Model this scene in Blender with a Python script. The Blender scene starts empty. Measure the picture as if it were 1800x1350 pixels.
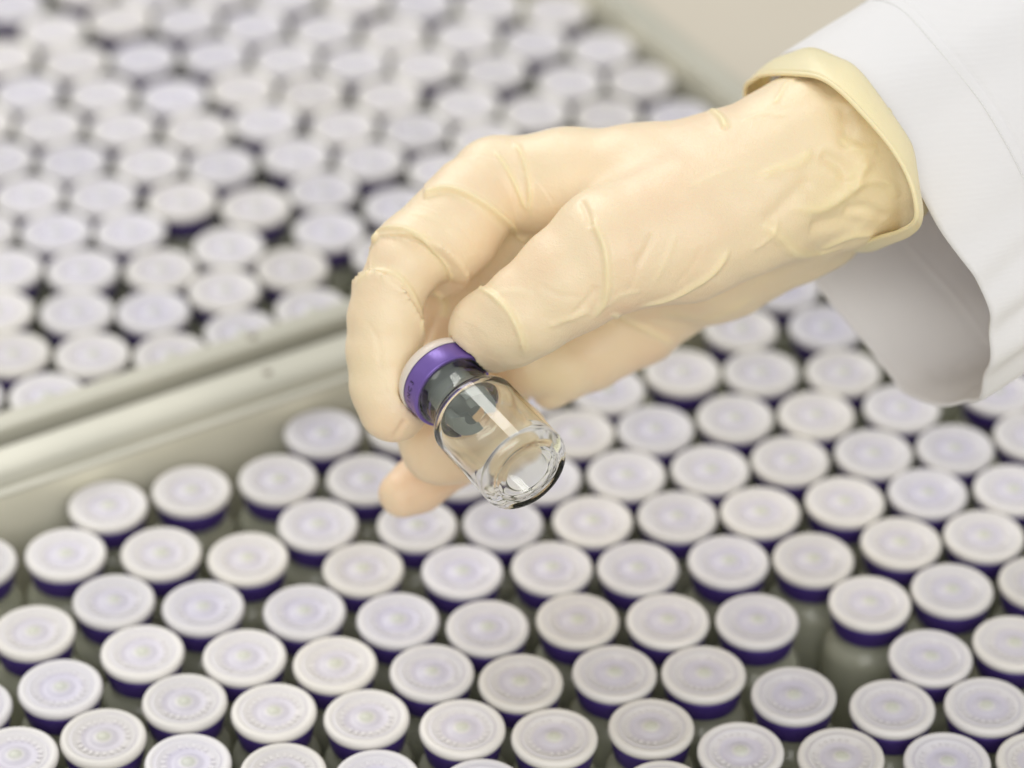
import bpy, bmesh, math, random
import numpy as np
from mathutils import Vector, Matrix
from mathutils.bvhtree import BVHTree
random.seed(7); rng = np.random.default_rng(7)
MM = 0.001
C = bpy.context.scene.collection
scene = bpy.context.scene

# ------------------------------------------------------------------ camera
F = 6000.0                       # focal length in photo pixels (1800 px wide)
TH = math.radians(35.5); DIST = 935.0
HC = DIST*math.sin(TH); CY = -DIST*math.cos(TH)
cam = bpy.data.cameras.new('camera'); camo = bpy.data.objects.new('camera', cam); C.objects.link(camo)
cam.sensor_width = 36.0; cam.lens = 36.0*F/1800.0
cam.clip_start = 0.05; cam.clip_end = 60.0
camo.location = (0, CY*MM, HC*MM)
camo.rotation_euler = (math.radians(90)-TH, 0, 0)
cam.dof.use_dof = True; cam.dof.focus_distance = 0.780; cam.dof.aperture_fstop = 6.6
cam.dof.aperture_blades = 0
scene.camera = camo

# ------------------------------------------------------------------ light: a bright room with ceiling tubes
world = bpy.data.worlds.new("World"); scene.world = world; world.use_nodes = True
wn = world.node_tree.nodes; wl = world.node_tree.links
bg = wn['Background']
tc = wn.new('ShaderNodeTexCoord'); sep = wn.new('ShaderNodeSeparateXYZ'); ramp = wn.new('ShaderNodeValToRGB')
wl.new(tc.outputs['Generated'], sep.inputs[0]); wl.new(sep.outputs['Z'], ramp.inputs[0]); wl.new(ramp.outputs[0], bg.inputs[0])
e = ramp.color_ramp.elements
e[0].position = 0.0; e[0].color = (0.55, 0.53, 0.49, 1)
e[1].position = 1.0; e[1].color = (.78, .78, .77, 1)
q = e.new(0.5); q.color = (1.0, .985, .95, 1)
bg.inputs[1].default_value = 0.80
def area(name, d, dist, sx, sy, power, col=(1, .98, .94), spin=0.0, target=(0, 0, 0.03)):
    l = bpy.data.lights.new(name, 'AREA'); l.shape = 'RECTANGLE'; l.size = sx; l.size_y = sy
    l.energy = power; l.color = col
    o = bpy.data.objects.new(name, l); C.objects.link(o)
    d = Vector(d).normalized(); t = Vector(target); o.location = t + d*dist
    q = (-d).to_track_quat('-Z', 'Y') if False else (d).to_track_quat('Z', 'Y')
    o.rotation_euler = q.to_euler(); o.rotation_euler.rotate_axis('Z', spin)
    return o
LD = Vector((-.358, .635, .681)).normalized()
for k in range(6):                                       # one ceiling fixture with six tubes
    o = area('ceiling_tube', LD, 1.7, 0.07, 1.25, 2.7)
    side = o.rotation_euler.to_matrix() @ Vector((1, 0, 0))
    o.location += side*(k-2.5)*0.105
area('front_fill', (0.15, -1.25, 0.9), 1.9, 1.7, 0.9, 19.0, (1, .985, .96))  # added fill light from the camera side, brightens the finger fronts

scene.view_settings.view_transform = 'Standard'; scene.view_settings.look = 'None'
scene.view_settings.exposure = -0.2; scene.view_settings.gamma = 1.0
scene.view_settings.use_curve_mapping = False
scene.cycles.max_bounces = 22; scene.cycles.transmission_bounces = 20; scene.cycles.transparent_max_bounces = 16
scene.cycles.glossy_bounces = 6; scene.cycles.diffuse_bounces = 4
scene.cycles.caustics_reflective = False; scene.cycles.caustics_refractive = True
scene.cycles.sample_clamp_indirect = 6.0
scene.cycles.use_denoising = True

# ------------------------------------------------------------------ helpers
Rgt = np.array([1., 0, 0]); Upv = np.array([0, math.sin(TH), math.cos(TH)]); Fwd = np.array([0, math.cos(TH), -math.sin(TH)])
CAM = np.array([0, CY, HC])
def cs(px, py, z):            # photo pixel + distance along the view axis (mm) -> camera-space point (mm): x right, y up, z away
    return np.array([(px-900)/F*z, (675-py)/F*z, z])
def c2w(p):                   # camera-space mm -> world mm
    p = np.asarray(p, float)
    return CAM + p[..., 0:1]*Rgt + p[..., 1:2]*Upv + p[..., 2:3]*Fwd
def at(px, py, z): return c2w(cs(px, py, z))
def plane(px, py, z=0.0):     # photo pixel -> point on the level z (mm)
    u = (px-900)/F; v = (675-py)/F
    dy = math.cos(TH)+v*math.sin(TH); dz = -math.sin(TH)+v*math.cos(TH)
    t = (z-HC)/dz
    return np.array([u*t, CY+dy*t])
def project(P):
    d = P-CAM; z = d@Fwd
    return 900+F*(d@Rgt)/z, 675-F*(d@Upv)/z, z
def tag(o, label=None, cat=None, group=None, kind=None):
    if label: o['label'] = label
    if cat: o['category'] = cat
    if group: o['group'] = group
    if kind: o['kind'] = kind
    return o
def empty(name, loc=(0, 0, 0)):
    o = bpy.data.objects.new(name, None); C.objects.link(o); o.location = loc
    o.empty_display_size = 0.01
    return o
def mesh_obj(name, verts, faces, mat, parent=None, smooth=True, scale=MM):
    me = bpy.data.meshes.new(name)
    me.from_pydata([tuple(float(c)*scale for c in v) for v in verts], [], [tuple(int(i) for i in f) for f in faces]); me.update()
    if smooth: me.polygons.foreach_set('use_smooth', [True]*len(me.polygons))
    if mat: me.materials.append(mat)
    o = bpy.data.objects.new(name, me); C.objects.link(o)
    if parent: o.parent = parent
    return o
def lathe(profile, n=64):     # list of (r, z); r == 0 closes to a pole
    V = []; Fc = []; rings = []
    for r, z in profile:
        if r < 1e-6: rings.append([len(V)]); V.append((0, 0, z))
        else:
            rings.append(list(range(len(V), len(V)+n)))
            V += [(r*math.cos(2*math.pi*i/n), r*math.sin(2*math.pi*i/n), z) for i in range(n)]
    for a, b in zip(rings, rings[1:]):
        for i in range(n):
            j = (i+1) % n
            if len(a) == 1 and len(b) == 1: continue
            if len(a) == 1: Fc.append((a[0], b[j], b[i]))
            elif len(b) == 1: Fc.append((a[i], a[j], b[0]))
            else: Fc.append((a[i], a[j], b[j], b[i]))
    return V, Fc
def arc(cx, cz, r, a0, a1, n):
    return [(cx+r*math.cos(math.radians(a0+(a1-a0)*i/n)), cz+r*math.sin(math.radians(a0+(a1-a0)*i/n))) for i in range(n+1)]
def catmull(P, n=8, closed=False):
    P = [np.array(p, float) for p in P]; N = len(P); out = []
    for i in range(N if closed else N-1):
        g = (lambda k: P[k % N]) if closed else (lambda k: P[min(max(k, 0), N-1)])
        p0, p1, p2, p3 = g(i-1), g(i), g(i+1), g(i+2)
        for k in range(n):
            t = k/n
            out.append(.5*((2*p1)+(-p0+p2)*t+(2*p0-5*p1+4*p2-p3)*t*t+(-p0+3*p1-3*p2+p3)*t**3))
    if not closed: out.append(P[-1])
    return np.array(out)

# ------------------------------------------------------------------ materials
def mat(name, col, rough=.5, metal=0., **kw):
    m = bpy.data.materials.new(name); m.use_nodes = True; b = m.node_tree.nodes['Principled BSDF']
    b.inputs['Base Color'].default_value = (*col, 1); b.inputs['Roughness'].default_value = rough; b.inputs['Metallic'].default_value = metal
    for k, v in kw.items(): b.inputs[k.replace('_', ' ')].default_value = v
    return m
def N(m, t, **kw):
    n = m.node_tree.nodes.new(t)
    for k, v in kw.items(): setattr(n, k, v)
    return n
def L(m, a, b): m.node_tree.links.new(a, b)
def noise_var(m, scale, c1, c2, detail=4, bump=None, bscale=None, bdist=0.0001):
    b = m.node_tree.nodes['Principled BSDF']; t = N(m, 'ShaderNodeTexCoord'); no = N(m, 'ShaderNodeTexNoise')
    no.inputs['Scale'].default_value = scale; no.inputs['Detail'].default_value = detail
    L(m, t.outputs['Object'], no.inputs['Vector'])
    r = N(m, 'ShaderNodeValToRGB'); r.color_ramp.elements[0].position = .3; r.color_ramp.elements[1].position = .7
    r.color_ramp.elements[0].color = (*c1, 1); r.color_ramp.elements[1].color = (*c2, 1)
    L(m, no.outputs[0], r.inputs[0]); L(m, r.outputs[0], b.inputs['Base Color'])
    if bump:
        n2 = N(m, 'ShaderNodeTexNoise'); n2.inputs['Scale'].default_value = bscale; L(m, t.outputs['Object'], n2.inputs['Vector'])
        bp = N(m, 'ShaderNodeBump'); bp.inputs['Strength'].default_value = bump; bp.inputs['Distance'].default_value = bdist
        L(m, n2.outputs[0], bp.inputs['Height']); L(m, bp.outputs[0], b.inputs['Normal'])
    return m
M_table = noise_var(mat('table_laminate', (.62, .57, .48), .45), 6, (.60, .55, .46), (.64, .59, .50))
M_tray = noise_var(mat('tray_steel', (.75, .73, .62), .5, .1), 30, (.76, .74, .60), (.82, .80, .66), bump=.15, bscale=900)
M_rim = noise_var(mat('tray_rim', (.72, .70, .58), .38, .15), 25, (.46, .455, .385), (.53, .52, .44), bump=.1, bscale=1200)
M_hole = mat('rivet', (.25, .22, .18), .5, .6)
def glass_mat(name, tint):
    m = bpy.data.materials.new(name); m.use_nodes = True; nt = m.node_tree; nt.nodes.clear()
    o = nt.nodes.new('ShaderNodeOutputMaterial'); g = nt.nodes.new('ShaderNodeBsdfGlass'); g.inputs['IOR'].default_value = 1.5
    g.inputs['Roughness'].default_value = 0.0; g.inputs['Color'].default_value = (*tint, 1)
    nt.links.new(g.outputs[0], o.inputs[0]); return m
M_glass = glass_mat('clear_glass', (.99, .995, .985))
M_glass2 = glass_mat('tray_vial_glass', (.99, .995, .98))
def gap_haze(m, f):        # milky scatter added to the glass to lighten the dark gaps between vials
    nt = m.node_tree; g = [n for n in nt.nodes if n.type == 'BSDF_GLASS'][0]; o = [n for n in nt.nodes if n.type == 'OUTPUT_MATERIAL'][0]
    d = nt.nodes.new('ShaderNodeBsdfDiffuse'); d.inputs[0].default_value = (.90, .91, .76, 1); t = nt.nodes.new('ShaderNodeBsdfTranslucent'); t.inputs[0].default_value = (.90, .91, .76, 1)
    a = nt.nodes.new('ShaderNodeMixShader'); a.inputs[0].default_value = .5; nt.links.new(d.outputs[0], a.inputs[1]); nt.links.new(t.outputs[0], a.inputs[2])
    x = nt.nodes.new('ShaderNodeMixShader'); x.inputs[0].default_value = f; nt.links.new(g.outputs[0], x.inputs[1]); nt.links.new(a.outputs[0], x.inputs[2]); nt.links.new(x.outputs[0], o.inputs[0])
gap_haze(M_glass2, .5)
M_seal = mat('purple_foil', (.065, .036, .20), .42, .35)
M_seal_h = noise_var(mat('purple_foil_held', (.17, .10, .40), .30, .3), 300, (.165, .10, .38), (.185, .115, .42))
M_stop = mat('grey_rubber', (.31, .345, .325), .55)
M_cap_clear = mat('frosted_plastic', (.76, .68, .60), .28, Transmission_Weight=0.0, Subsurface_Weight=.4, Subsurface_Scale=.002)
M_cap_clear.node_tree.nodes['Principled BSDF'].inputs['Subsurface Radius'].default_value = (1, .9, .8)
# tray caps: thin white plastic, the purple foil beneath tints it where the moulding is thinnest
M_cap = mat('white_plastic', (.78, .76, .74), .42)
def cap_nodes(m):
    b = m.node_tree.nodes['Principled BSDF']; t = N(m, 'ShaderNodeTexCoord'); s = N(m, 'ShaderNodeSeparateXYZ')
    L(m, t.outputs['Object'], s.inputs[0])
    c = N(m, 'ShaderNodeCombineXYZ'); L(m, s.outputs[0], c.inputs[0]); L(m, s.outputs[1], c.inputs[1])
    ln = N(m, 'ShaderNodeVectorMath', operation='LENGTH'); L(m, c.outputs[0], ln.inputs[0])
    mr = N(m, 'ShaderNodeMath', operation='DIVIDE'); mr.inputs[1].default_value = .0105; L(m, ln.outputs['Value'], mr.inputs[0])
    no = N(m, 'ShaderNodeTexNoise'); no.inputs['Scale'].default_value = 130; no.inputs['Detail'].default_value = 1
    oi = N(m, 'ShaderNodeObjectInfo'); vm = N(m, 'ShaderNodeVectorMath', operation='ADD'); L(m, t.outputs['Object'], vm.inputs[0])
    cc = N(m, 'ShaderNodeCombineXYZ'); L(m, oi.outputs['Random'], cc.inputs[2]); L(m, cc.outputs[0], vm.inputs[1]); L(m, vm.outputs[0], no.inputs['Vector'])
    ad = N(m, 'ShaderNodeMath', operation='MULTIPLY_ADD'); L(m, no.outputs[0], ad.inputs[0]); ad.inputs[1].default_value = .14; L(m, mr.outputs[0], ad.inputs[2])
    r = N(m, 'ShaderNodeValToRGB'); cr = r.color_ramp
    cr.elements[0].position = .0; cr.elements[0].color = (.62, .64, .56, 1)
    cr.elements[1].position = 1.0; cr.elements[1].color = (.78, .765, .74, 1)
    for p, col in ((.19, (.60, .62, .55)), (.25, (.72, .71, .71)), (.31, (.63, .615, .69)), (.52, (.62, .60, .69)), (.62, (.73, .715, .73)), (.76, (.74, .73, .74)), (.82, (.64, .625, .67)), (.88, (.75, .74, .735))):
        q = cr.elements.new(p); q.color = (*col, 1)
    L(m, ad.outputs[0], r.inputs[0])
    # small differences of tone between caps
    hv = N(m, 'ShaderNodeHueSaturation'); mv = N(m, 'ShaderNodeMapRange'); mv.inputs[3].default_value = .93; mv.inputs[4].default_value = 1.05
    L(m, oi.outputs['Random'], mv.inputs[0]); L(m, mv.outputs[0], hv.inputs['Value']); 
    tn = N(m, 'ShaderNodeMix', data_type='RGBA', blend_type='MULTIPLY'); tn.inputs[0].default_value = 1.0; L(m, r.outputs[0], tn.inputs[6])
    rc = N(m, 'ShaderNodeValToRGB'); rc.color_ramp.elements[0].color = (.93, .925, .975, 1); rc.color_ramp.elements[1].color = (.985, .965, .925, 1)
    q5 = rc.color_ramp.elements.new(.5); q5.color = (.98, .97, .97, 1); wn_ = N(m, 'ShaderNodeTexWhiteNoise', noise_dimensions='1D'); L(m, oi.outputs['Random'], wn_.inputs['W'])
    L(m, wn_.outputs['Value'], rc.inputs[0]); L(m, rc.outputs[0], tn.inputs[7]); L(m, tn.outputs[2], hv.inputs['Color'])
    L(m, hv.outputs[0], b.inputs['Base Color'])
cap_nodes(M_cap)

# ------------------------------------------------------------------ table and trays
ZF = -42.3                                              # tray floor under the vials
O2 = np.array([-132.90, -56.60]); DU = np.array([.85947, .51118]); DN = np.array([-.51118, .85947])
def un(u, n, z): p = O2+DU*u+DN*n; return (p[0], p[1], z)
tb = mesh_obj('tabletop', [(-1500, -900, ZF-3), (1500, -900, ZF-3), (1500, 2600, ZF-3), (-1500, 2600, ZF-3),
      (-1500, -900, ZF-33), (1500, -900, ZF-33), (1500, 2600, ZF-33), (-1500, 2600, ZF-33)],
      [(0, 1, 2, 3), (7, 6, 5, 4), (0, 4, 5, 1), (1, 5, 6, 2), (2, 6, 7, 3), (3, 7, 4, 0)], M_table, smooth=False)
tag(tb, kind='structure')
def sweep_loop(corners, prof, base=0):
    """profile (offset outward, z) carried round a rectangle with mitred corners; closed profile"""
    V = []; Fc = []; m = len(prof)
    (u0, n0, u1, n1) = corners
    for (cu, cn, su, sn) in ((u0, n0, -1, -1), (u1, n0, 1, -1), (u1, n1, 1, 1), (u0, n1, -1, 1)):
        for (o, z) in prof: V.append(un(cu+su*o, cn+sn*o, z))
    for k in range(4):
        for i in range(m):
            j = (i+1) % m
            a, b = k*m, ((k+1) % 4)*m
            Fc.append((a+i, b+i, b+j, a+j))
    return V, Fc
def bevel(o, w, seg=3, angle=30):
    md = o.modifiers.new('bevel', 'BEVEL'); md.width = w*MM; md.segments = seg; md.limit_method = 'ANGLE'; md.angle_limit = math.radians(angle)
    md.harden_normals = False
def make_tray(corners, flange, lip, label, rivets, WT=5.0):
    t = empty('tray', tuple(c*MM for c in un(corners[0], corners[1], ZF-2)))
    inv = Vector(t.location)
    def place(o): o.parent = t; o.location = -inv; return o
    u0, n0, u1, n1 = corners
    # pan: floor and walls as one folded sheet, with rounded foot
    prof_in = [(0, WT), (0, ZF+5)] + [(-5+5*math.cos(math.radians(a)), ZF+5+5*math.sin(math.radians(a))) for a in (-20, -45, -70, -90)]
    V, Fc = sweep_loop(corners, prof_in+[(-5, ZF-1.2)]+[(1.3, ZF-1.2), (1.3, WT)])
    b = len(V); i0 = len(prof_in)-1; m = len(prof_in)+3
    Fc.append(tuple(k*m+i0 for k in range(4))); Fc.append(tuple(k*m+i0+1 for k in (3, 2, 1, 0)))
    pan = place(mesh_obj('pan', V, Fc, M_tray, smooth=False)); bevel(pan, .5, 2)
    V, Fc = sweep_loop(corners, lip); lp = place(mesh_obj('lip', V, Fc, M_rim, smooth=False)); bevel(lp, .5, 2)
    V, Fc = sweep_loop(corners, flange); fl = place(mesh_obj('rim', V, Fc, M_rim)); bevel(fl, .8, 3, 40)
    for (u, n, z) in rivets:
        Vr, Fr = lathe([(0, .5), (.9, .45), (1.3, .1), (1.4, -.6)], 20)
        p = un(u, n, z); r = mesh_obj('rivet', [(a+p[0], c+p[1], d+p[2]) for a, c, d in Vr], Fr, M_hole)
        r.parent = fl
    return tag(t, label, 'tray', 'steel trays of vials')
flangeB = [(4.4, 0.0), (4.6, 2.0), (5.4, 3.8), (7.0, 5.4), (9.0, 6.0), (17.6, 6.0), (18.2, 5.4), (18.2, -3.0), (17.2, -3.0), (17.0, 4.6), (9, 4.6), (5.6, 0.0)]
lipB = [(-.6, 5.1), (2.1, 5.1), (2.1, 4.2), (-.6, 4.2)]
make_tray((-230, -330, 420, 0), flangeB, lipB, 'near pale metal tray of vials below the gloved hand', [(177.5*0+0, 0, 0)][:0] +
          [((plane(470, 655, 6)-O2)@DU, (plane(470, 655, 6)-O2)@DN, 6.0)])
flangeA = [(.0, 6.4), (.8, 7.8), (7.3, 7.8), (8.0, 7.0), (8.0, -3), (7.0, -3), (6.8, 6.2), (1.2, 6.2)]
lipA = [(-.5, 6.5), (.6, 6.5), (.6, 5.8), (-.5, 5.8)]
UI = 273.4
make_tray((-230, 30.8, UI, 430), [(a*1.0, z) for a, z in flangeA], lipA, 'far pale metal tray of vials behind the shared divider', 
          [((plane(450, 598, 7.8)-O2)@DU, 27.2, 7.8)], 6.1)

# ------------------------------------------------------------------ vials
def glass_profile():       # (clear tubing glass)
    out = [(0, -40.6), (6.5, -40.9), (8.2, -41.5), (9.2, -42.0)] + arc(8.9, -39.9, 2.1, -75, 0, 6) + [(11, -35), (11, -22), (11, -15.5)]
    out += [(10.9, -14.2), (10.45, -12.9), (9.6, -11.8), (8.8, -11.2), (8.45, -10.6), (8.35, -10), (8.35, -9.4), (8.4, -8.6), (8.7, -7.9), (8.9, -7), (9.1, -3.9), (8.9, -3.45), (6.8, -3.45)]
    inn = [(6.3, -3.9), (6.3, -9), (6.4, -10.2), (7.0, -11.6), (8.4, -12.9), (9.4, -14.1), (9.9, -15.6), (9.95, -18), (9.95, -36)]
    inn += [(9.7, -37.8), (9.0, -38.9), (7.6, -39.5), (5.5, -39.7), (0, -39.5)]
    return out+inn
GP = glass_profile()
cap_prof = [(0, .1), (.9, .05), (1.5, -.15), (1.9, -.55), (2.5, -.3), (3.0, -.8), (4.6, -.85), (4.9, -.7), (6.9, -.7), (7.3, -.2), (7.8, -.15), (8.2, -.5), (8.6, -.05), (9.4, 0), (9.9, -.12), (10.25, -.5), (10.4, -1.1), (10.4, -1.7), (10.1, -2.3), (9.6, -2.6), (0, -2.6)]
seal_prof = [(9.5, -2.62), (9.95, -2.9), (10.05, -3.4), (9.85, -8.2), (9.75, -8.6), (9.55, -8.75), (8.6, -8.8), (8.5, -8.65), (9.3, -8.4), (9.62, -8), (9.75, -3.6), (0, -3.4), (0, -2.75), (9.5, -2.7)]
stop_prof = [(0, -3.45), (9.3, -3.45), (9.3, -3.9), (6.25, -3.95), (6.25, -9.6), (5.9, -10.2), (5.2, -10.4), (0, -10.4)]
def shared(name, prof, m, n=48):
    V, Fc = lathe(prof, n); me = bpy.data.meshes.new(name)
    me.from_pydata([tuple(c*MM for c in v) for v in V], [], Fc); me.update()
    me.polygons.foreach_set('use_smooth', [True]*len(me.polygons)); me.materials.append(m)
    bm = bmesh.new(); bm.from_mesh(me); bmesh.ops.recalc_face_normals(bm, faces=bm.faces); bm.to_mesh(me); bm.free()
    return me
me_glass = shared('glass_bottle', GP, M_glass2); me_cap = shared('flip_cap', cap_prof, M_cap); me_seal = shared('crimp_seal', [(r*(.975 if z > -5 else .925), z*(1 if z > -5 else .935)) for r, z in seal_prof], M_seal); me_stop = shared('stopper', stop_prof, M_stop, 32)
# moulded characters round the inner ring of the cap: short raised marks
bm = bmesh.new(); bm.from_mesh(me_cap)
for k in range(22):
    if k in (5, 11, 17): continue
    a = k/22*2*math.pi; w = random.uniform(.35, .6); h = .7
    mtx = Matrix.Rotation(a, 4, 'Z') @ Matrix.Translation((5.9*MM, 0, -.5*MM)) @ Matrix.Diagonal((h*1.7*MM, w*1.6*MM, .12*MM, 1))
    r = bmesh.ops.create_cube(bm, size=1, matrix=mtx)
bm.to_mesh(me_cap); bm.free()
def add_vial(x, y, label, group):
    t = empty('vial', (x*MM, y*MM, -42*MM)); t.rotation_euler = (random.gauss(0, .006), random.gauss(0, .006), random.uniform(0, 6.28))
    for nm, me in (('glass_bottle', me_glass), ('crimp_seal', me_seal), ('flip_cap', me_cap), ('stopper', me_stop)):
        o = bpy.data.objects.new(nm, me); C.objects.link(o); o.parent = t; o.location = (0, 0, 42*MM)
    return tag(t, label, 'vial', group)
ORD = ['zeroth', 'first', 'second', 'third', 'fourth', 'fifth', 'sixth', 'seventh', 'eighth', 'ninth', 'tenth', 'eleventh', 'twelfth', 'thirteenth', 'fourteenth']
UP=[[(150,-22),(262,-20),(385,-15),(500,-3),(615,5),(740,10),(863,10),(980,23)],
[(30,13),(88,50)],
[(207,33),(328,30),(450,37),(573,47),(695,55),(818,63),(940,68),(1057,83)],
[(10,95),(127,103),(253,100),(377,93),(503,100),(623,110),(750,113),(873,122),(1000,140),(1125,140)],
[(50,160),(177,163),(307,167),(430,152),(555,160),(685,165),(810,180),(940,197),(1063,200),(1195,205)],
[(-37,213),(87,218),(215,223),(348,228),(472,213),(600,218),(730,230),(850,240)],
[(3,277),(123,280),(257,287),(392,293),(517,280),(648,287),(770,296)],
[(50,343),(187,348),(320,352),(447,370),(572,347),(700,360)],
[(-10,405),(103,407),(245,412),(423,443),(552,415),(665,440)],
[(23,470),(157,473),(295,480),(405,527),(533,497)],
[(10,550),(145,553),(283,567)],[(42,627),(178,630),(310,640),(447,593),(573,550)],[(-10,687),(100,693)]]
LOW=[[(188,885),(336,858),(488,838),(568,757)],[(113,970),(282,967),(437,977),(557,917),(643,838)],
[(197,1053),(357,1063),(533,1070),(640,997),(732,920),(810,832)],
[(60,1110),(250,1143),(430,1152),(589,1164),(698,1085),(811,1000),(883,917),(950,837),(1017,755),(1070,685)],
[(107,1203),(322,1233),(483,1250),(648,1263),(757,1183),(858,1099),(970,996),(1041,913),(1100,827),(1157,750),(1197,650)],
[(-45,985),(177,1293),(811,1281),(916,1195),(1014,1088),(1122,994),(1193,905),(1250,821),(1293,730),(1340,650),(1307,573),(1390,520)],
[(974,1292),(1078,1183),(1173,1087),(1279,983),(1340,897),(1393,803),(1437,723),(1477,647),(1440,570)],
[(1142,1281),(1237,1180),(1332,1087),(1430,977),(1483,877),(1536,789),(1580,710)],
[(1303,1317),(1397,1218),(1537,1053),(1586,952),(1632,863),(1687,783),(1757,690)],
[(1478,1327),(1570,1243),(1635,1153),(1683,1033),(1733,938),(1780,857),(1797,757)],
[(1673,1333),(1737,1240),(1783,1127),(1805,1020),(1815,1330)],
[(30,1325),(328,1337),(497,1353),(-55,1240),(660,1362),(845,1370),(1165,1370)]]
XY = {'far': [], 'near': []}; used_lab = {}
hidden_poly = [(1420, 70), (1330, 130), (1130, 215), (830, 240), (745, 345), (650, 425), (612, 560), (615, 700), (690, 785), (665, 890), (700, 908), (800, 860), (900, 895), (985, 850), (965, 715), (1200, 605), (1400, 512), (1560, 660), (1600, 700), (1720, 705), (1800, 650), (1950, 560), (1950, -200), (1560, -200)]
def inside(x, y, P):
    c = False; j = len(P)-1
    for i in range(len(P)):
        if (P[i][1] > y) != (P[j][1] > y) and x < (P[j][0]-P[i][0])*(y-P[i][1])/(P[j][1]-P[i][1])+P[i][0]: c = not c
        j = i
    return c
def relax(Pt, fixed_n, near):
    P = np.array(Pt)
    for it in range(60):                                 # no two bottles may overlap (22 mm bodies)
        d = P[:, None]-P[None]; r = np.linalg.norm(d, axis=2)+np.eye(len(P))*99
        push = np.clip(22.08-r, 0, None)[..., None]*d/r[..., None]*.5
        P += push.sum(1)
        n = (P-O2)@DN; u = (P-O2)@DU
        if near: P -= np.clip(n+11.1, 0, None)[:, None]*DN
        else:
            P += np.clip(42.0-n, 0, None)[:, None]*DN; P -= np.clip(u-(UI-11.1), 0, None)[:, None]*DU
    return P
def fill(P, near, cap):
    P = [tuple(p) for p in P]; base = list(P); out = []; q = list(P); k = 0
    while k < len(q) and len(out) < cap:
        p = q[k]; k += 1
        for i in range(6):
            a = math.radians(4+60*i); c = (p[0]+22.3*math.cos(a), p[1]+22.3*math.sin(a))
            w = np.array(c)-O2; n = w@DN; u = w@DU
            if near and not (-325 < n < -11.2): continue
            if not near and not (42 < n < 415 and u < UI-11.2): continue
            X, Y, Z = project(np.array([c[0], c[1], 0.]))
            infr = -78 < X < 1878 and -55 < Y < 1395
            if infr and not inside(X, Y, hidden_poly): continue
            if not infr and not (-260 < X < 2000 and -160 < Y < 1520): continue
            if any((c[0]-b[0])**2+(c[1]-b[1])**2 < 22.1**2 for b in q): continue
            out.append((c, infr)); q.append(c)
    return out
def rows_to(rows, near):
    pts = []; lab = []
    for ri, r in enumerate(rows):
        r = sorted(r)
        for ci, (px, py) in enumerate(r):
            pts.append(plane(px, py, 0)); lab.append((ri, ci))
    P = relax(pts, None, near); return P, lab
for near, rows in ((False, UP), (True, LOW)):
    P, lab = rows_to(rows, near)
    for p, (ri, ci) in zip(P, lab):
        if near: l = f'white capped vial in the near tray, {ORD[ci+1]} from left in {ORD[ri+1]} slanting row'
        else: l = f'white capped vial in the far tray, {ORD[ci+1]} from left in {ORD[ri+1]} row down'
        if near and (ri, ci) == (0, 3): l = 'white capped vial at the near tray wall just left of the index fingertip'
        if near and (ri, ci) == (0, 0): l = 'leftmost white capped vial touching the far wall of the near tray'
        add_vial(p[0], p[1], l, 'near tray vials with white caps' if near else 'far tray vials with white caps')
    for (c, infr) in fill(P, near, 70):
        l = ('white capped vial in the near tray' if near else 'white capped vial in the far tray') + (' hidden beneath the gloved hand and sleeve' if infr else ' just past the edge of the photo')
        add_vial(c[0], c[1], l, ('near' if near else 'far')+(' tray vials under the hand' if infr else ' tray vials past the photo edge'))

# ------------------------------------------------------------------ the vial held up between thumb and fingers
def held_frame():
    base = at(929, 832, 770)                       # centre of the glass foot
    ax = np.array([-.516, .544, .66]); ax /= np.linalg.norm(ax)     # camera space: foot -> cap (left, up, away)
    axw = ax[0]*Rgt+ax[1]*Upv+ax[2]*Fwd
    return base, axw
HB, HA = held_frame()
hv = empty('vial', tuple(HB*MM)); 
zax = Vector(HA); lat = Vector(.766*Rgt+.643*Upv); xax = (lat-zax*lat.dot(zax)).normalized(); yax = zax.cross(xax)
hv.rotation_euler = Matrix((xax, yax, zax)).transposed().to_euler()
tag(hv, 'empty clear glass vial held tilted between thumb and fingertips', 'vial')
def hpart(name, prof, m, n=128):
    me = shared(name, [(r, z+42) for r, z in prof], m, n); o = bpy.data.objects.new(name, me); C.objects.link(o); o.parent = hv; return o
def smooth_prof(pr, n=4): 
    return pr
GPH = [(0, -40.9), (5, -41.05), (7.6, -41.3), (8.3, -41.8), (8.8, -41.95)]+arc(8.6, -39.6, 2.4, -75, 0, 12)+[(11, -36), (11, -30), (11, -22), (11, -19.2)]
GPH += arc(7.4, -19.2, 3.6, 8, 70, 8)+[(8.35, -15.2), (8.2, -14.0), (8.1, -13), (8.1, -10.2), (8.3, -9.4), (8.9, -8.8), (9.4, -8.0), (9.5, -7), (9.5, -3.9), (9.2, -3.45), (6.6, -3.45)]
GPH += [(6.3, -3.9), (6.3, -9), (6.3, -14.2), (6.7, -15.5), (7.6, -16.3), (8.9, -17.2), (9.8, -18.4), (10.1, -20.1), (10.15, -22), (10.15, -30), (10.15, -36), (10.1, -38.6), (9.8, -39.6), (9.15, -40.4), (8.2, -40.75), (7.2, -40.6), (5.5, -40.3), (0, -40.1)]
hg = hpart('glass_bottle', GPH, M_glass)
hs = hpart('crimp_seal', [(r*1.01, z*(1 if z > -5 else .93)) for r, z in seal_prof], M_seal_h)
hc = hpart('flip_cap', [(0, -.6), (7, -.6), (8.4, 0), (9.3, 0), (9.9, -.3), (10.3, -.9), (10.5, -1.7), (10.55, -2.5), (10.45, -2.9), (10.25, -3.1), (10.0, -2.7), (0, -2.7)], M_cap_clear)
st = stop_prof[:-3]+[(6.2, -12.4), (5.9, -13.0), (0, -13.0)]
hst = hpart('stopper', [(min(r, 6.27) if z < -3.9 else r*.98, z) for r, z in st], M_stop, 64)
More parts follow.
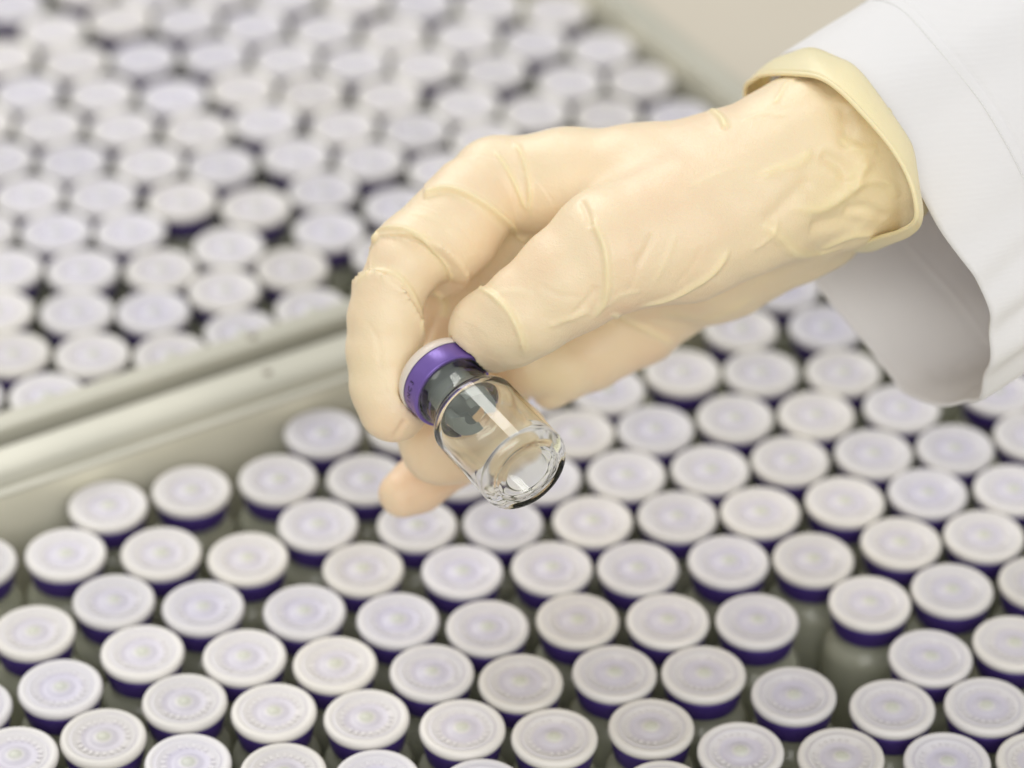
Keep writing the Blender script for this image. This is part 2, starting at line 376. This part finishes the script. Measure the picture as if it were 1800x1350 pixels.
# the two legs of the stopper, with the slot between them
for sgn in (-1, 1):
    V = []; Fc = []; nn = 18; zs = (-12.9, -17.2, -18.4)
    for z, rr in zip(zs, (6.1, 6.0, 5.5)):
        for i in range(nn+1):
            a = math.radians(-62+124*i/nn); V.append((rr*math.cos(a), rr*math.sin(a), z+42))
        for i in range(nn+1):
            a = math.radians(58-116*i/nn); V.append(((rr-2.6)*math.cos(a), (rr-2.6)*math.sin(a), z+42))
    m2 = 2*(nn+1)
    for k in range(2):
        for i in range(m2): Fc.append((k*m2+i, k*m2+(i+1) % m2, (k+1)*m2+(i+1) % m2, (k+1)*m2+i))
    Fc.append(tuple(range(m2))); Fc.append(tuple(2*m2+i for i in reversed(range(m2))))
    lg = mesh_obj('stopper_leg', V, Fc, M_stop, hst); lg.rotation_euler = (0, 0, math.radians(70+90*sgn))
    bevel(lg, .3, 2, 40)
# tiny print on the purple skirt: characters stood on the curved band
M_ink = mat('dark_ink', (.03, .015, .07), .6)
PHI0 = -62
def band_text(txt, phi0, zc, size, step):
    me_all = bmesh.new()
    for k, ch in enumerate(txt):
        cu = bpy.data.curves.new('print', 'FONT'); cu.body = ch; cu.size = size; cu.extrude = .01; cu.align_x = 'CENTER'; cu.align_y = 'CENTER'
        to = bpy.data.objects.new('print', cu); C.objects.link(to); dg = bpy.context.evaluated_depsgraph_get(); me = bpy.data.meshes.new_from_object(to.evaluated_get(dg))
        bpy.data.objects.remove(to)
        a = phi0+math.radians(step*k)
        T = Matrix.Rotation(a, 4, 'Z') @ Matrix.Translation((10.20, 0, zc+42)) @ Matrix(((0, 0, 1, 0), (1, 0, 0, 0), (0, 1, 0, 0), (0, 0, 0, 1)))
        me.transform(T); me_all.from_mesh(me); bpy.data.meshes.remove(me)
    for v in me_all.verts: v.co *= MM
    me = bpy.data.meshes.new('printed_code'); me_all.to_mesh(me); me_all.free(); me.materials.append(M_ink)
    o = bpy.data.objects.new('printed_code', me); C.objects.link(o); o.parent = hs
# direction on the band that faces the camera's lower left
vdir = Vector(-Fwd); vx = vdir.dot(xax); vy = vdir.dot(yax); phc = math.atan2(vy, vx)
band_text('1NC3', phc+math.radians(PHI0), -5.3, 1.9, 10)

# ------------------------------------------------------------------ gloved hand, grown as one smooth distance field
def seg_cone(P, a, b, ra, rb):
    ab = b-a; L2 = ab@ab
    t = np.clip(((P-a)@ab)/L2, 0, 1)
    d = np.linalg.norm(P-(a+t[..., None]*ab), axis=-1)
    return d-(ra+(rb-ra)*t)
def smin(a, b, k):
    h = np.clip(.5+.5*(b-a)/k, 0, 1)
    return b*(1-h)+a*h-k*h*(1-h)
GS = .75
xs0, ys0, zs0 = -42., -34., 766.
nx, ny, nz = int(148/GS), int(118/GS), int(118/GS)
X = xs0+GS*np.arange(nx); Y = ys0+GS*np.arange(ny); Z = zs0+GS*np.arange(nz)
GX, GY, GZ = np.meshgrid(X, Y, Z, indexing='ij')
G = np.stack([GX, GY, GZ], -1).astype(np.float32).reshape(-1, 3)
def chain(pts, kk):
    """one finger: joints (px, py, depth, radius) joined by tapered limbs"""
    out = np.full(len(G), 1e3, np.float32)
    for a, b in zip(pts, pts[1:]):
        A = cs(*a[:3]).astype(np.float32); B = cs(*b[:3]).astype(np.float32); m = max(a[3], b[3])+9
        lo = np.minimum(A, B)-m; hi = np.maximum(A, B)+m
        sel = np.where(((G > lo) & (G < hi)).all(1))[0]
        out[sel] = smin(out[sel], seg_cone(G[sel], A, B, a[3], b[3]), kk)
    return out
def merge(a, b, k):
    return smin(a, b, k)
palm = chain([(1585, 240, 812, 16.5), (1520, 258, 808, 18.8), (1430, 276, 806, 19.6), (1265, 318, 806, 15.5), (1130, 328, 808, 14.3), (1000, 320, 811, 12.2), (872, 318, 812, 10.4)], 4)
palm = merge(palm, chain([(1420, 310, 815, 18), (1265, 370, 818, 16), (1130, 380, 825, 15), (895, 372, 828, 10.6)], 4), 5)
palm = merge(palm, chain([(1410, 350, 822, 17), (1250, 430, 830, 15.5), (1100, 460, 840, 14), (930, 440, 843, 10.6)], 4), 5)
palm = merge(palm, chain([(1410, 370, 828, 16), (1260, 450, 838, 15.5), (1150, 505, 848, 13), (1010, 520, 855, 10)], 4), 5)
palm = merge(palm, chain([(1380, 380, 815, 11), (1480, 342, 806, 12), (1555, 328, 802, 11)], 3), 5)
thumb = chain([(1330, 340, 800, 18), (1200, 400, 795, 17.5), (1075, 440, 789, 14.8), (1000, 492, 789, 12.6), (925, 548, 790, 10.8), (895, 570, 792, 9.9), (862, 582, 795, 9.9)], 1.6)
hand = merge(palm, thumb, 6)
def add_finger(hand, pts, root, kk=1.6, k0=5., kmin=.5, fall=.28):
    f = chain(pts, kk); R = cs(*root).astype(np.float32)
    k = np.maximum(kmin, k0-fall*np.linalg.norm(G-R, axis=1))
    return smin(hand, f, k.astype(np.float32))
index = [(872, 318, 812, 10.4), (812, 378, 807, 10.6), (760, 425, 804, 9.2), (711, 466, 801, 8.3), (684, 520, 801, 8.0), (677, 620, 802, 8.9), (681, 680, 802, 8.6), (692, 715, 802, 8.4)]
middle = [(895, 372, 828, 10.6), (840, 440, 828, 10.8), (775, 520, 833, 9.4), (765, 600, 832, 9.0), (745, 715, 824, 9.2), (776, 780, 819, 9.7), (860, 782, 822, 9.0), (905, 762, 824, 8.0)]
ring = [(930, 440, 843, 10.6), (900, 540, 852, 10), (880, 660, 850, 9), (800, 800, 842, 7.6), (735, 852, 838, 6.9), (707, 868, 836, 5.9)]
pinky = [(1180, 500, 850, 13), (1120, 562, 848, 11.5), (1030, 618, 846, 10), (985, 645, 842, 8.6), (930, 640, 838, 8)]
hand = add_finger(hand, index, (872, 318, 812))
def cuffed(pts, cpt, ndir):      # a gathered roll of latex: limb cut off square, so it ends in a real rim over the tighter layer
    f = chain(pts, 1.5); c = cs(*cpt).astype(np.float32); n = np.array(ndir, np.float32); n /= np.linalg.norm(n)
    pl = (G-c)@n
    return np.maximum(f-.7*np.exp(-(pl/1.0)**2).astype(np.float32), pl)
hand = smin(hand, cuffed([(835, 352, 809, 11.0), (793, 405, 806, 11.6), (742, 452, 803.5, 11.5), (722, 485, 803, 11.4)], (730, 468, 803), (-.35, -.80, -.48)), .35)
hand = smin(hand, cuffed([(686, 512, 801, 8.9), (680, 560, 801.5, 9.1), (677, 620, 802, 9.0), (679, 650, 802, 8.6)], (682, 545, 801), (.46, .60, .52)), .3)
hand = smin(hand, chain([(990, 640, 842, 8), (970, 680, 842, 5.5), (966, 698, 842, 3)], 1), 2.)
hand = add_finger(hand, middle, (895, 372, 828))
hand = add_finger(hand, ring, (930, 440, 843), k0=4)
hand = add_finger(hand, pinky, (1180, 500, 850), k0=7)
# soft pads press flat where they meet the vial
hb = cs(929, 832, 770).astype(np.float32); ha = np.array([-.516, .544, .66], np.float32); ha /= np.linalg.norm(ha)
d = G-hb; al = d@ha; rr = np.linalg.norm(d-al[:, None]*ha, axis=1)
def inner(al):   # radius of the vial at each height
    return np.interp(al, [-.1, 0, 2, 24, 27, 28.5, 32.6, 33.4, 38.8, 41.2, 41.6], [0, 9.2, 11.05, 11.05, 9.6, 8.3, 8.3, 10.1, 10.25, 10.55, 10.2])
vs = np.maximum(rr-inner(al), np.maximum(al-41.7, -al)).astype(np.float32)
hand = np.maximum(hand, -(vs-.06))
hand = hand.reshape(nx, ny, nz)

def surface_nets(Vg, org, h):
    s = Vg < 0
    nx, ny, nz = Vg.shape
    acc = np.zeros((nx-1, ny-1, nz-1, 3), np.float32); cnt = np.zeros((nx-1, ny-1, nz-1), np.float32)
    for ax in range(3):
        o1, o2 = [a for a in range(3) if a != ax]
        for p in (0, 1):
            for q in (0, 1):
                sl0 = [slice(0, -1)]*3; sl1 = [slice(0, -1)]*3
                for o, v in ((o1, p), (o2, q)):
                    sl0[o] = slice(1, None) if v else slice(0, -1); sl1[o] = sl0[o]
                sl1[ax] = slice(1, None)
                a = Vg[tuple(sl0)]; b = Vg[tuple(sl1)]; cr = (a < 0) != (b < 0)
                t = np.where(cr, a/np.where(cr, a-b, 1), 0)
                off = [0, 0, 0]; off[o1] = p; off[o2] = q
                for k in range(3):
                    acc[..., k] += np.where(cr, t if k == ax else off[k], 0)
                cnt += cr
    act = cnt > 0; idx = -np.ones(act.shape, int); idx[act] = np.arange(act.sum())
    ii = np.stack(np.where(act), 1); verts = (ii+acc[act]/cnt[act][:, None])*h+org
    faces = []
    for ax in range(3):
        o1, o2 = [(1, 2), (2, 0), (0, 1)][ax]
        sa = [slice(1, -1)]*3; sb = [slice(1, -1)]*3; sa[ax] = slice(0, -1); sb[ax] = slice(1, None)
        A = s[tuple(sa)]; B = s[tuple(sb)]; cr = A != B
        P = np.stack(np.where(cr), 1)
        add = np.ones(3, int); add[ax] = 0; P = P+add
        e1 = np.zeros(3, int); e1[o1] = 1; e2 = np.zeros(3, int); e2[o2] = 1
        g = lambda Q: idx[Q[:, 0], Q[:, 1], Q[:, 2]]
        q = np.stack([g(P-e1-e2), g(P-e2), g(P), g(P-e1)], 1)
        flip = ~A[cr]
        q[flip] = q[flip][:, ::-1]
        faces.append(q)
    return verts, np.concatenate(faces)
V, Fq = surface_nets(hand, np.array([xs0, ys0, zs0]), GS)
ok = (Fq >= 0).all(1); Fq = Fq[ok]
# the arm end stays open inside the sleeve: drop what lies beyond it
M_latex = mat('latex', (.80, .60, .36), .42, Subsurface_Weight=.3, Subsurface_Scale=.002, Coat_Weight=.0)
def latex_nodes(m):
    b = m.node_tree.nodes['Principled BSDF']; b.inputs['Subsurface Radius'].default_value = (1.0, .6, .35)
    at_ = N(m, 'ShaderNodeAttribute'); at_.attribute_name = 'loose_shade'
    t = N(m, 'ShaderNodeTexCoord'); no = N(m, 'ShaderNodeTexNoise'); no.inputs['Scale'].default_value = 38; no.inputs['Detail'].default_value = 3
    L(m, t.outputs['Object'], no.inputs['Vector'])
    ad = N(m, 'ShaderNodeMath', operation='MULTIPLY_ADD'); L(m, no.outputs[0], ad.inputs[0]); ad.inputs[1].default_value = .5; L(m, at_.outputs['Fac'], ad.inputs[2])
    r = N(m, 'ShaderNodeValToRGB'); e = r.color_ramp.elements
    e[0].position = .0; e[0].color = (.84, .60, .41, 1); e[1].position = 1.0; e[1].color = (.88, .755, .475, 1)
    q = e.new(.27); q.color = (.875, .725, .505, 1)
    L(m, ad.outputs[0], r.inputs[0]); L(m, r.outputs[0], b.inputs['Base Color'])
    n2 = N(m, 'ShaderNodeTexNoise'); n2.inputs['Scale'].default_value = 2600; n2.inputs['Detail'].default_value = 2; L(m, t.outputs['Object'], n2.inputs['Vector'])
    n3 = N(m, 'ShaderNodeTexNoise'); n3.inputs['Scale'].default_value = 260; n3.inputs['Detail'].default_value = 3; L(m, t.outputs['Object'], n3.inputs['Vector'])
    b1 = N(m, 'ShaderNodeBump'); b1.inputs['Strength'].default_value = .6; b1.inputs['Distance'].default_value = .00016; L(m, n2.outputs[0], b1.inputs['Height'])
    b2 = N(m, 'ShaderNodeBump'); b2.inputs['Strength'].default_value = .25; b2.inputs['Distance'].default_value = .0008; n3.inputs['Distortion'].default_value = .3; L(m, n3.outputs[0], b2.inputs['Height']); L(m, b1.outputs[0], b2.inputs['Normal'])
    L(m, b2.outputs[0], b.inputs['Normal'])
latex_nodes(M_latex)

person = empty('person', tuple(at(1420, 290, 805)*MM))
tag(person, 'right hand in cream latex glove and white coat sleeve holding up a vial', 'person')
PO = at(1420, 290, 805)
Vw = c2w(V)
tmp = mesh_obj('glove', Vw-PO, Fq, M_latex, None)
md = tmp.modifiers.new('s', 'SMOOTH'); md.factor = .5; md.iterations = 1
md = tmp.modifiers.new('s2', 'SUBSURF'); md.levels = 1; md.render_levels = 1
dg = bpy.context.evaluated_depsgraph_get(); me = bpy.data.meshes.new_from_object(tmp.evaluated_get(dg)); bpy.data.objects.remove(tmp)
nv = len(me.vertices); co = np.empty(nv*3); me.vertices.foreach_get('co', co); co = co.reshape(-1, 3)/MM+PO
no = np.empty(nv*3); me.vertices.foreach_get('normal', no); no = no.reshape(-1, 3)
if ((co-co.mean(0))*no).sum() < 0: me.flip_normals(); no = -no
bvh = BVHTree.FromPolygons([Vector(c) for c in Vw], [tuple(int(i) for i in f) for f in Fq])
def hit(px, py):
    o = Vector(CAM); d = (Vector(at(px, py, 800))-o).normalized(); h = bvh.ray_cast(o, d)
    return (np.array(h[0]), np.array(h[1])) if h[0] is not None else (None, None)
def surf_line(pix, n=6):
    out = []
    for p in catmull([(a, b, 0) for a, b in pix], n):
        h, _ = hit(p[0], p[1])
        if h is None:      # just off the outline: step to the nearest surface point
            w = bvh.find_nearest(Vector(at(p[0], p[1], 812))); h = np.array(w[0])
        out.append(h)
    return np.array(out)
disp = np.zeros(nv); loose_shade = np.zeros(nv)
def crease(pix, h=.6, w=.9, side=0, L_=6.0, col=.6, ends=True, n=6):
    """ridge (side 0) or the lip of a fold: side +1/-1 = which side of the line lies on top"""
    global disp, loose_shade
    P = surf_line(pix, n); lo = P.min(0)-L_*2.2; hi = P.max(0)+L_*2.2
    sel = np.where(((co > lo) & (co < hi)).all(1))[0]
    if not len(sel): return
    Q = co[sel]; best = np.full(len(sel), 1e9); sg = np.zeros(len(sel)); tt = np.zeros(len(sel)); nn_ = no[sel]
    m = len(P)-1
    for i in range(m):
        a, b = P[i], P[i+1]; ab = b-a; l2 = ab@ab+1e-9
        t = np.clip(((Q-a)@ab)/l2, 0, 1); D = Q-(a+t[:, None]*ab); dd = np.linalg.norm(D, axis=1)
        up = dd < best; best = np.where(up, dd, best)
        s = np.einsum('ij,ij->i', np.cross(nn_, ab/np.sqrt(l2)), D); sg = np.where(up, s, sg); tt = np.where(up, (i+t)/m, tt)
    env = np.clip(np.minimum(tt, 1-tt)*(5 if ends else 9), 0, 1); env = env*env*(3-2*env)
    near = best < L_*2.2
    if side == 0: f = np.exp(-(best/w)**2)
    else:
        s = sg*side
        f = np.where(s > 0, np.exp(-np.abs(best)/L_), np.exp(-(best/(w*.45))**2))
        f = f+.35*np.exp(-((best-w*.4)/(w*.6))**2)*(s > 0)
    f = f*env*near
    disp[sel] += h*f
    loose_shade[sel] = np.maximum(loose_shade[sel], col*np.clip(np.exp(-(best/(w*1.15))**2)*env, 0, 1)*(1 if h > 0 else 0))
FOLDS = True
if FOLDS:
    # folds across the index finger
    crease([(743, 350), (770, 338), (805, 340), (850, 362), (900, 402), (925, 428)], 1.3, 1.1, 1, 5.5, .5, False)
    crease([(655, 432), (670, 408), (705, 404), (745, 422), (780, 462), (795, 498)], .75, 1.0, 1, 3.5, .5, False)
    crease([(622, 500), (650, 478), (690, 478), (720, 505), (740, 550), (743, 600)], .5, .9, -1, 3.0, .4, False)
    crease([(905, 248), (922, 285), (932, 330), (932, 385)], .6, .65, 0, 6, .5)
    crease([(868, 262), (893, 300), (912, 335), (928, 372)], .6, .6, 0, 6, .7)
    # slack latex of the middle finger seen between index and thumb
    crease([(758, 512), (772, 518), (782, 536), (780, 560)], .7, .8, 0, 3, .6)
    crease([(748, 620), (752, 585), (770, 545)], -.8, 1.0, 0, 4, 0)
    crease([(690, 775), (712, 742), (735, 728)], -.5, .9, 0, 4, 0)
    crease([(1072, 550), (1120, 572), (1185, 606)], .6, .8, 0, 4, .4)
    # web and thumb
    crease([(1035, 378), (1058, 420), (1068, 470), (1064, 525), (1042, 562)], .8, .95, 0, 6, .5)
    crease([(1020, 350), (1033, 378), (1040, 402)], -.6, .8, 0, 4, 0)
    crease([(838, 503), (866, 516), (898, 548), (918, 590), (925, 630)], .75, 1.0, -1, 4, .5)
    crease([(1248, 192), (1268, 208), (1278, 230)], .8, .9, 0, 4, .8)
    crease([(1285, 432), (1262, 470), (1225, 500), (1175, 525), (1120, 540)], .7, 1.0, 0, 4, .5)
    crease([(1120, 470), (1135, 440), (1150, 405)], -.4, .9, 0, 4, 0)
    crease([(1000, 560), (1030, 530), (1050, 500)], -.4, .8, 0, 4, 0)
    crease([(960, 575), (1000, 560), (1040, 545)], .4, 1.0, 0, 4, .2)
    # crumpled wrist
    crease([(1325, 316), (1370, 296), (1405, 285), (1430, 262)], 0.62, 1.2, 0, 5, .45)
    crease([(1390, 362), (1440, 366), (1490, 338), (1515, 300), (1530, 272)], 0.93, 1.5, 0, 6, .5)
    crease([(1340, 400), (1385, 350), (1428, 312)], -0.68, 1.8, 0, 5, 0)
    crease([(1340, 386), (1375, 420), (1412, 446), (1490, 434)], 0.87, 1.6, 0, 6, .5)
    crease([(1440, 270), (1475, 290), (1490, 320)], -0.74, 1.6, 0, 5, 0)
    crease([(1480, 180), (1484, 220), (1500, 260)], -0.74, 2.0, 0, 6, 0)
    crease([(1420, 400), (1470, 388), (1520, 398)], -0.74, 2.0, 0, 6, 0)
    crease([(1475, 170), (1430, 140), (1395, 138)], -0.43, 1.6, 0, 5, .2)
    crease([(1385, 140), (1372, 165), (1362, 185)], 0.25, .8, 0, 5, .4)
    crease([(1160, 545), (1250, 560), (1330, 520)], 0.19, 2.0, 0, 5, .3)
if FOLDS:      # pleats gathered below the cuff and small drag lines over the thumb muscle
    crease([(1490, 335), (1525, 318), (1560, 322), (1580, 350)], 0.74, 1.3, 0, 5, .4)
    crease([(1480, 372), (1520, 366), (1560, 385)], -0.74, 1.6, 0, 5, 0)
    crease([(1478, 238), (1510, 262), (1545, 262)], 0.62, 1.2, 0, 5, .4)
    crease([(1485, 185), (1492, 225), (1480, 262)], -0.62, 1.4, 0, 5, 0)
    crease([(1440, 440), (1490, 418), (1540, 412)], 0.62, 1.3, 0, 5, .4)
    for a_, b_, c_, h_ in (((1150, 500), (1175, 450), (1190, 405), .3), ((1100, 520), (1118, 480), (1122, 440), -.3), ((1185, 505), (1215, 470), (1235, 430), -.25),
                       ((1060, 545), (1090, 520), (1130, 512), .3), ((945, 500), (985, 520), (1020, 520), -.2), ((1210, 330), (1280, 300), (1340, 290), .2),
                       ((1130, 560), (1200, 575), (1260, 560), .35), ((700, 372), (760, 385), (815, 420), .2), ((860, 520), (900, 512), (940, 520), .2),
                       ((640, 560), (665, 600), (668, 660), -.25), ((655, 700), (690, 690), (715, 700), -.2), ((1320, 440), (1350, 420), (1370, 380), .5), ((1300, 215), (1340, 200), (1390, 205), .25)):
        crease([a_, b_, c_], h_*.65, .8, 0, 4, .1)
# broad slack undulation, stronger towards the wrist
px, py, pz = project(co)
wr = np.clip((px-1180)/350, 0, 1)
und = np.sin(co[:, 0]*.42+1.3*np.sin(co[:, 2]*.25)+.9)*np.sin(co[:, 1]*.37+co[:, 2]*.5)
und2 = np.sin(co[:, 0]*.9+co[:, 2]*.7+2*np.sin(co[:, 1]*.3))
disp += und*(.08+.20*wr)
loose_shade = np.clip(loose_shade+.55*np.clip((px-1300)/250, 0, 1), 0, 1)
# the sheet of latex stretched below the palm is slack too
loose_shade = loose_shade+.45*np.exp(-(((px-965)/45)**2+((py-665)/45)**2))
# tight latex shows warm skin; shade on the lower fingers is tinted in too
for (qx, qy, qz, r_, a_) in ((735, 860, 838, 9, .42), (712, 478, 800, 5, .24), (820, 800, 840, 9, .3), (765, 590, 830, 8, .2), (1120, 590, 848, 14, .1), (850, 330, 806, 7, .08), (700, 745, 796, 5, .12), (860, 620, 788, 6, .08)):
    dq = np.linalg.norm(co-at(qx, qy, qz), axis=1); loose_shade -= a_*np.exp(-(dq/r_)**2)
# keep the pads out of the vial
dv = co-HB; alv = dv@HA; rv = np.linalg.norm(dv-alv[:, None]*HA, axis=1); nearv = (alv > -2) & (alv < 45) & (rv < 12.5)
disp[nearv] *= 0
co = co+no*disp[:, None]
me.vertices.foreach_set('co', ((co-PO)*MM).ravel()); 
atr = me.attributes.new('loose_shade', 'FLOAT', 'POINT'); atr.data.foreach_set('value', loose_shade.astype(np.float32)); me.update()
glove = bpy.data.objects.new('glove', me); C.objects.link(glove); glove.parent = person
me.polygons.foreach_set('use_smooth', [True]*len(me.polygons))

# ------------------------------------------------------------------ turned-back cuff of the glove
def loft(name, rings, m, parent, thick=0, closed=True, sub=0):
    n = len(rings[0]); V = [p-PO for r in rings for p in r]; Fc = []
    for k in range(len(rings)-1):
        for i in range(n if closed else n-1):
            j = (i+1) % n; Fc.append((k*n+i, k*n+j, (k+1)*n+j, (k+1)*n+i))
    o = mesh_obj(name, V, Fc, m, parent)
    if thick:
        md = o.modifiers.new('t', 'SOLIDIFY'); md.thickness = thick*MM; md.offset = 0
    if sub:
        md = o.modifiers.new('s', 'SUBSURF'); md.levels = sub; md.render_levels = sub
    return o
bead_px = [(1328, 138, 815), (1352, 130, 806), (1400, 130, 796), (1440, 136, 789), (1475, 158, 784), (1520, 203, 779), (1562, 252, 775), (1592, 300, 773), (1608, 345, 773), (1610, 385, 776), (1586, 405, 784), (1548, 417, 796), (1500, 432, 812), (1440, 420, 830), (1380, 340, 845), (1330, 230, 842), (1310, 160, 828)]
fold_px = [(1366, 106, 822), (1395, 90, 812), (1432, 88, 803), (1470, 98, 797), (1505, 120, 792), (1545, 168, 787), (1590, 232, 783), (1606, 275, 781), (1618, 330, 781), (1620, 380, 784), (1602, 412, 792), (1566, 428, 804), (1520, 440, 820), (1460, 425, 836), (1400, 340, 852), (1355, 230, 850), (1345, 140, 836)]
inn_px = [(1400, 128, 825), (1420, 118, 815), (1450, 118, 808), (1480, 126, 802), (1510, 145, 797), (1545, 185, 793), (1570, 230, 790), (1580, 280, 790), (1585, 320, 791), (1582, 350, 795), (1570, 370, 802), (1540, 385, 812), (1500, 390, 825), (1460, 375, 836), (1420, 310, 845), (1400, 230, 846), (1390, 160, 836)]
wr_px = [(1300, 160, 815), (1330, 150, 804), (1370, 150, 795), (1405, 160, 788), (1435, 182, 784), (1465, 220, 781), (1490, 262, 781), (1500, 300, 782), (1505, 335, 784), (1500, 365, 790), (1480, 385, 800), (1450, 395, 812), (1420, 395, 825), (1380, 380, 836), (1330, 320, 845), (1300, 240, 845), (1290, 190, 830)]
NB = 12
b3 = catmull([at(*p) for p in bead_px], NB, True); f3 = catmull([at(*p) for p in fold_px], NB, True); i3 = catmull([at(*p) for p in inn_px], NB, True); w3 = catmull([at(*p) for p in wr_px], NB, True); w3 = w3.mean(0)+(w3-w3.mean(0))*.86
nr = len(b3); tt = np.arange(nr)/nr*2*math.pi
cen = b3.mean(0)
def wob(A, amp, fr, ph): 
    out = (A-cen); out /= np.linalg.norm(out, axis=1)[:, None]
    return A+out*(amp*np.sin(fr*tt+ph)*(.6+.4*np.sin(3*tt+ph*2)))[:, None]
mid = lambda a, b, t: a*(1-t)+b*t
outw = (b3-cen)/np.linalg.norm(b3-cen, axis=1)[:, None]
rings = [wob(mid(b3, f3, t)+outw*(.9*math.sin(math.pi*t)), .4*t+.05, 7, 1+2*t) for t in (0, .15, .3, .5, .7, .85, 1)]
rings += [wob(mid(f3, i3, t), .45, 7, 3) for t in (.1, .22)]
cuff = loft('cuff', rings, M_latex, glove, .35)
def tube_loop(name, P, r, m, parent, ns=12):
    n = len(P); V = []; Fc = []
    for i in range(n):
        T = P[(i+1) % n]-P[i-1]; T /= np.linalg.norm(T); o = P[i]-cen; o -= T*(o@T); o /= np.linalg.norm(o); q = np.cross(T, o)
        for k in range(ns):
            a = 2*math.pi*k/ns; V.append(P[i]+r*(math.cos(a)*o+math.sin(a)*q)-PO)
    for i in range(n):
        j = (i+1) % n
        for k in range(ns):
            l = (k+1) % ns; Fc.append((i*ns+k, i*ns+l, j*ns+l, j*ns+k))
    return mesh_obj(name, V, Fc, m, parent)
bead = tube_loop('rolled_edge', wob(b3, .05, 5, 1), .6, M_latex, cuff)
for o_ in (cuff, bead):
    a_ = o_.data.attributes.new('loose_shade', 'FLOAT', 'POINT'); a_.data.foreach_set('value', np.full(len(o_.data.vertices), .85, np.float32))
# slack glove skin between the wrist and the turned cuff

# ------------------------------------------------------------------ white coat sleeve
M_cloth = mat('white_cotton', (.79, .785, .80), .85, Sheen_Weight=.1, Subsurface_Weight=.25, Subsurface_Scale=.004)
def cloth_nodes(m):
    b = m.node_tree.nodes['Principled BSDF']; b.inputs['Subsurface Radius'].default_value = (1, .95, .9)
    t = N(m, 'ShaderNodeTexCoord'); w = N(m, 'ShaderNodeTexWave', wave_type='BANDS', bands_direction='Z')
    mp = N(m, 'ShaderNodeMapping'); mp.inputs['Rotation'].default_value = (.1, .12, 0)
    L(m, t.outputs['Object'], mp.inputs[0]); L(m, mp.outputs[0], w.inputs[0])
    w.inputs['Scale'].default_value = 300; w.inputs['Distortion'].default_value = .6; w.inputs['Detail'].default_value = 1
    n2 = N(m, 'ShaderNodeTexNoise'); n2.inputs['Scale'].default_value = 1800; L(m, t.outputs['Object'], n2.inputs['Vector'])
    ad = N(m, 'ShaderNodeMath', operation='MULTIPLY_ADD'); L(m, n2.outputs[0], ad.inputs[0]); ad.inputs[1].default_value = .5; L(m, w.outputs[0], ad.inputs[2])
    bp = N(m, 'ShaderNodeBump'); bp.inputs['Strength'].default_value = .22; bp.inputs['Distance'].default_value = .0001
    L(m, ad.outputs[0], bp.inputs['Height']); L(m, bp.outputs[0], b.inputs['Normal'])
cloth_nodes(M_cloth)
hem_px = [(1395, 92, 815), (1440, 100, 803), (1500, 165, 792), (1568, 255, 789), (1615, 335, 787), (1650, 400, 786), (1684, 448, 786), (1718, 495, 787), (1738, 545, 790), (1742, 600, 794), (1735, 655, 801), (1722, 698, 812), (1690, 710, 826), (1640, 711, 838), (1590, 690, 848), (1560, 655, 854), (1525, 610, 858), (1475, 550, 860), (1425, 485, 862), (1395, 400, 862), (1370, 290, 858), (1352, 180, 848), (1362, 112, 832)]
hem = catmull([at(*p) for p in hem_px], 12, True); nh = len(hem)
SA = (at(1420+860*.9, 290-500*.9, 812)-at(1420, 290, 805)); SA /= np.linalg.norm(SA)
hc3 = hem.mean(0); ho = hem-hc3; ho -= np.outer(ho@SA, SA); hr = ho/np.linalg.norm(ho, axis=1)[:, None]
ring = []
hpx, hpy, hpz = project(hem)
ti = np.arange(nh)/nh
levels = list(np.linspace(0, 24, 20))+[24.5, 25.0, 25.5, 26.2]+list(np.linspace(27, 130, 70))
for t in levels:
    R = hem+SA*t
    lowm = np.exp(-((ti-.40)/.13)**2)            # folds where the cloth bunches towards the lower edge
    sw = 1.3*np.sin(ti*2*math.pi*15+t*.07)*lowm*(1-.5*math.exp(-t/6)) + 2.0*np.sin(ti*2*math.pi*5+t*.045+1.0)*np.clip(t/30, 0, 1)
    sw += 1.0*np.sin(t*.16+ti*30)*np.clip(t/40, 0, 1)*np.sin(ti*12)
    sw += -.14*math.exp(-((t-25.1)/.5)**2)+.12*math.exp(-((t-23.9)/.6)**2)+.1*math.exp(-((t-26.4)/.6)**2)
    if t < 1: sw = sw-.3
    ring.append(R+hr*np.asarray(sw)[:, None]-hr*(t*.02))
sl = loft('coat_sleeve', ring, M_cloth, person, 1.0)
# hem: a row of stitches set in from the edge
M_thread = mat('thread', (.82, .82, .82), .8)
stv = []; stf = []
for row in (23.0,):
    k_ = 0
    while k_ < nh-3:
        fr = row
        li = min(range(len(levels)), key=lambda q: abs(levels[q]-row)); R0 = ring[li]
        a_, b_ = R0[k_]+hr[k_]*.52, R0[k_+1]*.75+R0[k_]*.25+hr[k_]*.52
        tdir = (b_-a_)/(np.linalg.norm(b_-a_)+1e-9); wd = SA*.22; up_ = hr[k_]*.18; base_ = len(stv)
        for q in (a_, b_):
            for (i_, j_) in ((-1, 0), (0, 1), (1, 0), (0, -1)): stv.append(q+wd*i_+up_*j_-PO)
        for i_ in range(4): stf.append((base_+i_, base_+(i_+1) % 4, base_+4+(i_+1) % 4, base_+4+i_))
        k_ += 1
st_o = mesh_obj('stitching', stv, stf, M_thread, sl)
# hem: a doubled edge
# forearm inside the sleeve
M_skin = mat('skin', (.50, .26, .17), .5, Subsurface_Weight=.3, Subsurface_Scale=.003)
arm = []
for t in np.linspace(-8, 128, 18):
    c = at(1500, 262, 818)+SA*t; r = 19+t*.06
    q1 = hr[0]; q2 = np.cross(SA, q1)
    arm.append(np.array([c+r*(math.cos(a)*q1+1.05*math.sin(a)*q2) for a in np.linspace(0, 2*math.pi, 48, endpoint=False)]))
loft('forearm', arm, M_skin, person)
